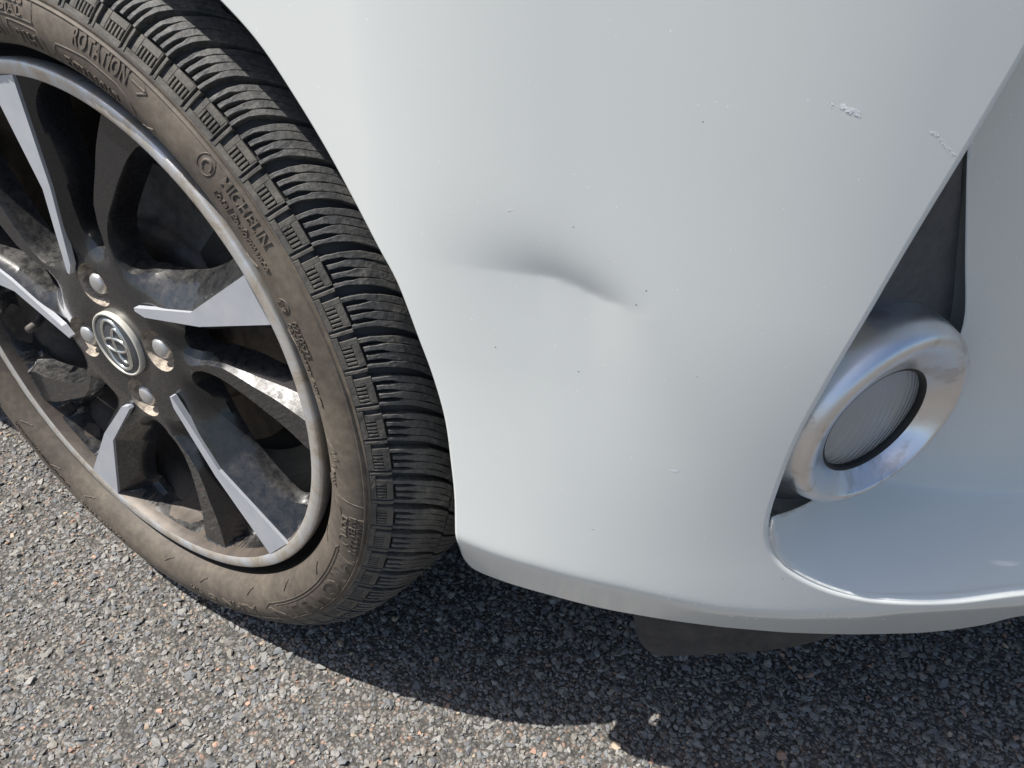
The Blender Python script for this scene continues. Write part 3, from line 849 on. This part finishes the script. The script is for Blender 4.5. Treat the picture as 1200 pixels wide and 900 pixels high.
# face orientation to agree with the normals
Va = np.array(V); Na = np.array(NV); F2 = []
for f in F:
    p = Va[list(f)]; n_ = np.cross(p[1] - p[0], p[2] - p[0])
    F2.append(f[::-1] if n_ @ Na[list(f)].mean(0) < 0 else f)
bumper = mk('front_bumper', Va, F2, M_paint, car, normals=Na, label='white front bumper with a creased dent')

# scrapes and chips in the paint
def scrape(line, spread, n, size, mat_=None):
    """ragged flecks of scraped paint strewn along a line of pixels"""
    Lp = catmull([np.array(p, float) for p in line], 1.0); V = []; F = []
    for _ in range(n):
        c = Lp[rng.integers(len(Lp))] + rng.normal(0, spread, 2); k = int(rng.integers(4, 7)); a0 = rng.uniform(0, 6.28); r_ = size * rng.uniform(.35, 1.1)
        b = len(V)
        for q in range(k):
            a = a0 + 6.283 * q / k; rr = r_ * rng.uniform(.5, 1.2)
            V.append(cast(c[0] + rr * math.cos(a) * 1.3, c[1] + rr * (math.sin(a) * .8 + .35 * math.cos(a))) + np.array([.15, -1, .1]) * (.00005 + size * .00002 * abs(rng.normal())))
        F.append(tuple(range(b, b + k)))
    mk('paint_scrape', V, F, mat_ or M_scuff, car, kind='stuff')
scrape([(988, 125), (994, 127), (1000, 131), (1008, 136)], 1.8, 44, 3.0)
scrape([(970, 121), (977, 125)], 1.6, 9, 1.3)
scrape([(1087, 153), (1098, 157), (1105, 166), (1113, 177), (1118, 180)], 1.2, 40, 1.6)
scrape([(594, 248), (603, 243)], .4, 8, 1.2); scrape([(575, 253), (592, 248)], .5, 6, .7)
scrape([(780, 552), (797, 550)], 2.0, 9, 2.0)
scrape([(520, 246), (545, 249)], 1.5, 5, 1.0); scrape([(628, 283), (645, 287)], 2, 4, .9)
scrape([(600, 660), (850, 712)], 5, 22, 1.0); scrape([(850, 722), (1050, 722)], 1.5, 22, 1.0)
# ---- recess of the fog lamp: shelf and cheek as one skin
FN = np.array([.854, -.518, -.09]); FN /= np.linalg.norm(FN)
RC = CAMO + .517 * ray(1041, 499)                 # lamp ring centre
PP = RC - FN * .027
def on_plane(px, py, P0, Nn): r = ray(px, py); return CAMO + ((P0 - CAMO) @ Nn / (r @ Nn)) * r
WP = on_plane(1132, 300, PP, FN) + FN * .010; WN = np.array([.46, -.87, -.22]); WN /= np.linalg.norm(WN)
_cp = [(1640, -200), (1290, -60), (1200, 77), (1170, 127), (1135, 185), (1097, 247), (1065, 298), (1028, 371), (981, 446), (939, 520), (916, 574),
       (906, 606), (905, 632), (914, 655), (940, 675), (986, 694), (1039, 703), (1114, 704), (1200, 694), (1420, 668), (1640, 632)]
MOUTH = catmull([np.array(p, float) for p in _cp], 5)
def under_lip(px, py):       # the skin dives behind the rolled lip of the opening
    if py < 560: return 0.0
    q = np.array([[px, py]], float)
    return 0.0 if inside(MOUTH, q)[0] else float(.0026 * dist_poly(MOUTH, q)[0])
def recess(px, py):
    r = ray(px, py); t = np.linspace(.35, 1.3, 1200); P = CAMO + t[:, None] * r
    g_ = shelf_z(P[:, 0], P[:, 1]) - P[:, 2]; i = np.argmax(g_ > 0); t1 = t[i] - (t[i] - t[i - 1]) * g_[i] / (g_[i] - g_[i - 1]) if i else 2.0
    dn = r @ WN; t2 = (WP - CAMO) @ WN / dn if dn < -.02 else 2.0
    if t2 < 0: t2 = 2.0
    k = .007
    return CAMO + (-k * np.logaddexp(-t1 / k, -t2 / k) + under_lip(px, py)) * r
pan_edge = [(1137, 120), (1133, 195), (1131, 300), (1130, 372), (1122, 398), (1090, 432), (1040, 492), (1000, 540), (958, 582), (930, 597), (894, 608)]
rec_poly = catmull(pan_edge, 8).tolist() + [(893, 618), (894, 638), (903, 663), (935, 684), (984, 703), (1039, 712), (1114, 713), (1200, 703), (1420, 676), (1640, 640), (1640, 300), (1640, -60), (1260, -60), (1180, 20)]
rp = []
rec_poly = [np.array(p, float) for p in rec_poly]
npan = len(catmull(pan_edge, 8))
for i in range(len(rec_poly)):
    a = rec_poly[i]; b = rec_poly[(i + 1) % len(rec_poly)]; m = max(1, int(np.linalg.norm(b - a) / 6))
    rp += [a + (b - a) * k / m for k in range(m)]
v2, f2, lp = fill(np.array(rp), [], 6, extra=[tuple(q) for q in MOUTH if q[1] > 560])
V = np.array([recess(*p) for p in v2])
n_ = np.cross(V[f2[:, 1]] - V[f2[:, 0]], V[f2[:, 2]] - V[f2[:, 0]]); c = V[f2].mean(1)
fl = np.einsum('ij,ij->i', n_, CAMO - c) < 0; f2 = np.where(fl[:, None], f2[:, ::-1], f2)
V = list(V); F = [tuple(t) for t in f2]
# flange along the panel edge going away behind
e_idx = lp[0][:npan]; b = len(V)
for i in e_idx: V.append(V[i] - FN * .020)
for i in range(len(e_idx) - 1): F.append((e_idx[i], e_idx[i + 1], b + i + 1, b + i))
mk('fog_lamp_recess', V, F, M_paint, car)

# ---- dark panel behind the fog lamp
def on_plane(px, py, P0, Nn): r = ray(px, py); return CAMO + ((P0 - CAMO) @ Nn / (r @ Nn)) * r
def panel_mesh(name, pts, P0, m_, th=.004):
    P = [on_plane(*p, P0, FN) for p in pts]; n = len(P); V = P + [p - FN * th for p in P]; F = [tuple(range(n))]
    for i in range(n): j = (i + 1) % n; F.append((i, n + i, n + j, j))
    return mk(name, V, F, m_, car, smooth=False)
panel_mesh('fog_lamp_panel', catmull([(1129, 165), (1127, 200), (1126, 300), (1124, 362), (1116, 384), (1088, 418), (1036, 488), (995, 548), (950, 580), (915, 600), (900, 601), (899, 585), (925, 510), (965, 442), (1012, 371), (1049, 298), (1081, 247), (1115, 190)], 12), PP, M_blackpl)
panel_mesh('panel_backing', [(1135, 160), (1140, 200), (1136, 380), (1090, 440), (1000, 560), (930, 606), (898, 608), (895, 590), (922, 510), (962, 442), (1009, 371), (1046, 298), (1078, 247), (1112, 190)], PP - FN * .016, M_seal)

# ---- fog lamp: lathe about FN
U1 = np.cross(FN, [0, 0, 1.]); U1 /= np.linalg.norm(U1); U2 = np.cross(U1, FN)
def lathe_fn(prof, C, segs=72):
    prof = [(r * 1.045, h * 1.045) for r, h in prof]
    OFFV = np.array([.518, .854, 0]) * .0075 + np.array([0, 0, -1.]) * .0105; OFFV -= FN * (OFFV @ FN)
    def cen(r, h): return C + OFFV * float(np.clip((.0555 - r) / .018, 0, 1))
    V = []; F = []; m = len(prof)
    for i in range(segs):
        t = 2 * math.pi * i / segs; d = U1 * math.cos(t) + U2 * math.sin(t)
        for r, h in prof: V.append(cen(r, h) + d * r + FN * h)
    for i in range(segs):
        j = (i + 1) % segs
        for k in range(m - 1): F.append((i * m + k, i * m + k + 1, j * m + k + 1, j * m + k))
    return V, F
lamp = empty('fog_lamp', tuple(RC), car)
V, F = lathe_fn([(.0600, -.034), (.0606, -.024), (.0602, -.015), (.0588, -.0075), (.0568, -.0028), (.0545, -.0004), (.0515, 0), (.0488, -.0012), (.0455, -.0040), (.0412, -.0080), (.0362, -.0118), (.0348, -.0135)], RC)
mk('chrome_bezel', V, F, M_alu, lamp)
ri = .0350
V, F = lathe_fn([(ri + .001, -.0126), (ri - .0002, -.0124), (ri - .0014, -.0134), (ri - .0012, -.0175)], RC); mk('lens_seal', V, F, M_seal, lamp)
rl = ri - .0012; LZ = -.0122
V, F = lathe_fn([(rl, LZ - .004), (rl * .8, LZ - .0018), (rl * .5, LZ - .0003), (rl * .25, LZ + .0002), (.0001, LZ + .0004)], RC)
V2, F2 = lathe_fn([(.0001, LZ - .0016), (rl * .25, LZ - .0018), (rl * .5, LZ - .0023), (rl * .8, LZ - .0038), (rl, LZ - .006)], RC)
mbl = MB(); mbl.add(V, F); mbl.obj('lens', M_glass, lamp)
prof = [(rl, LZ - .0040)] + [(rl * math.cos(t), LZ - .0040 - .0080 * math.sin(t)) for t in np.linspace(.1, 1.5705, 14)]
V, F = lathe_fn(prof, RC); mk('reflector', V, F, M_refl, lamp)

# ---- black deflector under the bumper
def yz_at(px, py, ypl): r = ray(px, py); return CAMO + ((ypl - CAMO[1]) / r[1]) * r
dpx = [(742, 715), (744, 735), (750, 752), (766, 767), (800, 768), (860, 765), (915, 760), (955, 752), (985, 741), (1010, 715)]
def Sd(x, z): return y0f(x) + .028
P = [cast(px, py, Sd) for px, py in catmull(dpx, 12)]
n = len(P); top = [cast(px, 700, Sd) for px, py in catmull(dpx, 12)]
V = []; F = []
for p in P: V += [p, p + np.array([-.002, .004, 0])]
q0 = len(V)
ptop = [np.array([p[0], Sd(p[0], 0), .248]) for p in P]
for p in ptop: V += [p, p + np.array([-.002, .004, 0])]
for i in range(n - 1):
    F += [(2 * i, 2 * i + 2, q0 + 2 * i + 2, q0 + 2 * i), (2 * i + 1, q0 + 2 * i + 1, q0 + 2 * i + 3, 2 * i + 3), (2 * i, 2 * i + 1, 2 * i + 3, 2 * i + 2)]
mk('air_deflector', V, F, M_defl, car, smooth=False)

# ---- the rest of the body round the frame
# front wing behind the bumper, over the arch
x1 = arch_c[0][0]
pts = [np.array([0, .3]) + np.array(pol(a, R_top)) for a in np.linspace(a_top + 28, 176, 50)]
wp = [p for p in pts] + [np.array([-.34, .26]), np.array([-.75, .24]), np.array([-.75, .95]), np.array([x1, .95]), np.array([x1, .70])]
V = [(p[0], -.014 + .12 * max(p[1] - .62, 0), p[1]) for p in wp]; n = len(V)
V += [(p[0], y + .03 if k < 52 else y + .002, p[2]) for k, (p, y) in enumerate(((q, q[1]) for q in V))]
F = [tuple(range(n))]
F += [(i, n + i, n + (i + 1) % n, (i + 1) % n) for i in range(n)]
mk('front_wing', V, F, M_paint, car, smooth=False)
# upper body from bumper top to bonnet, and bonnet
xs = np.linspace(x1, .80, 24)
V = []; F = []
for x in xs:
    y = float(S(x, ZTOP)); V += [(x, y, ZTOP), (x, y + .02, .80), (x, y + .07, .87), (x * .985, y + .18, .91), (x * .97, 1.0, .95)]
for i in range(len(xs) - 1):
    for k in range(4): b = i * 5 + k; F.append((b, b + 5, b + 6, b + 1))
mk('bonnet', V, F, M_paint, car)
V = []; F = []
for x in (-.75, x1):
    V += [(x, .025, .95), (x, .10, .98), (x, 1.0, 1.02)]
F = [(0, 3, 4, 1), (1, 4, 5, 2)]
mk('bonnet_edge', V, F, M_paint, car)
# front end, right of the frame, and underside
yF = float(S(.80, .4))
mb = MB(); mb.add([(.80, yF, .25), (.80, yF, .88), (.92, yF + .35, .86), (.92, yF + .35, .24), (.93, 1.2, .24), (.93, 1.2, .86)], [(0, 1, 2, 3), (3, 2, 5, 4)])
mb.obj('grille_surround', M_paint, car)
# leave the wheel housing free: cut as two panels
mb = MB(); mb.add([(.345, .035, .232), (.40, .055, .222), (.45, .08, .212), (.56, .145, .202), (.64, .21, .202), (.80, yF + .04, .202), (.92, yF + .38, .202), (.93, 1.3, .202), (.345, 1.3, .202)], [tuple(range(9))])
mb.add([(-.75, .02, .25), (-.36, .02, .25), (-.36, 1.3, .25), (-.75, 1.3, .25)], [(0, 1, 2, 3)])
mb.add([(-.36, .27, .25), (.345, .27, .25), (.345, 1.3, .25), (-.36, 1.3, .25)], [(0, 1, 2, 3)])
mb.obj('underbody', M_deep, car, smooth=False)
# wheel housing
V, F = lathe([(.345, .012), (.352, .02), (.362, .05), (.368, .26), (.20, .268), (.03, .27)], 60, -8, 188); mk('wheel_arch_liner', V, F, M_deep, car)

V = []; F = []
GP = ((.3035, .345), (.3075, .290), (.3140, .262), (.326, .238), (.344, .220))  # unseen sheet added to block sunlight slipping between tyre and arch
for i, y in enumerate((.026, .06, .12, .26)):
    for k, (x, z) in enumerate(GP): V.append((x, y + (.003 * k if i == 0 else 0), z))
for i in range(3):
    for k in range(4): b = i * 5 + k; F.append((b, b + 1, b + 6, b + 5))
mk('arch_sun_blocker', V, F, M_deep, car)
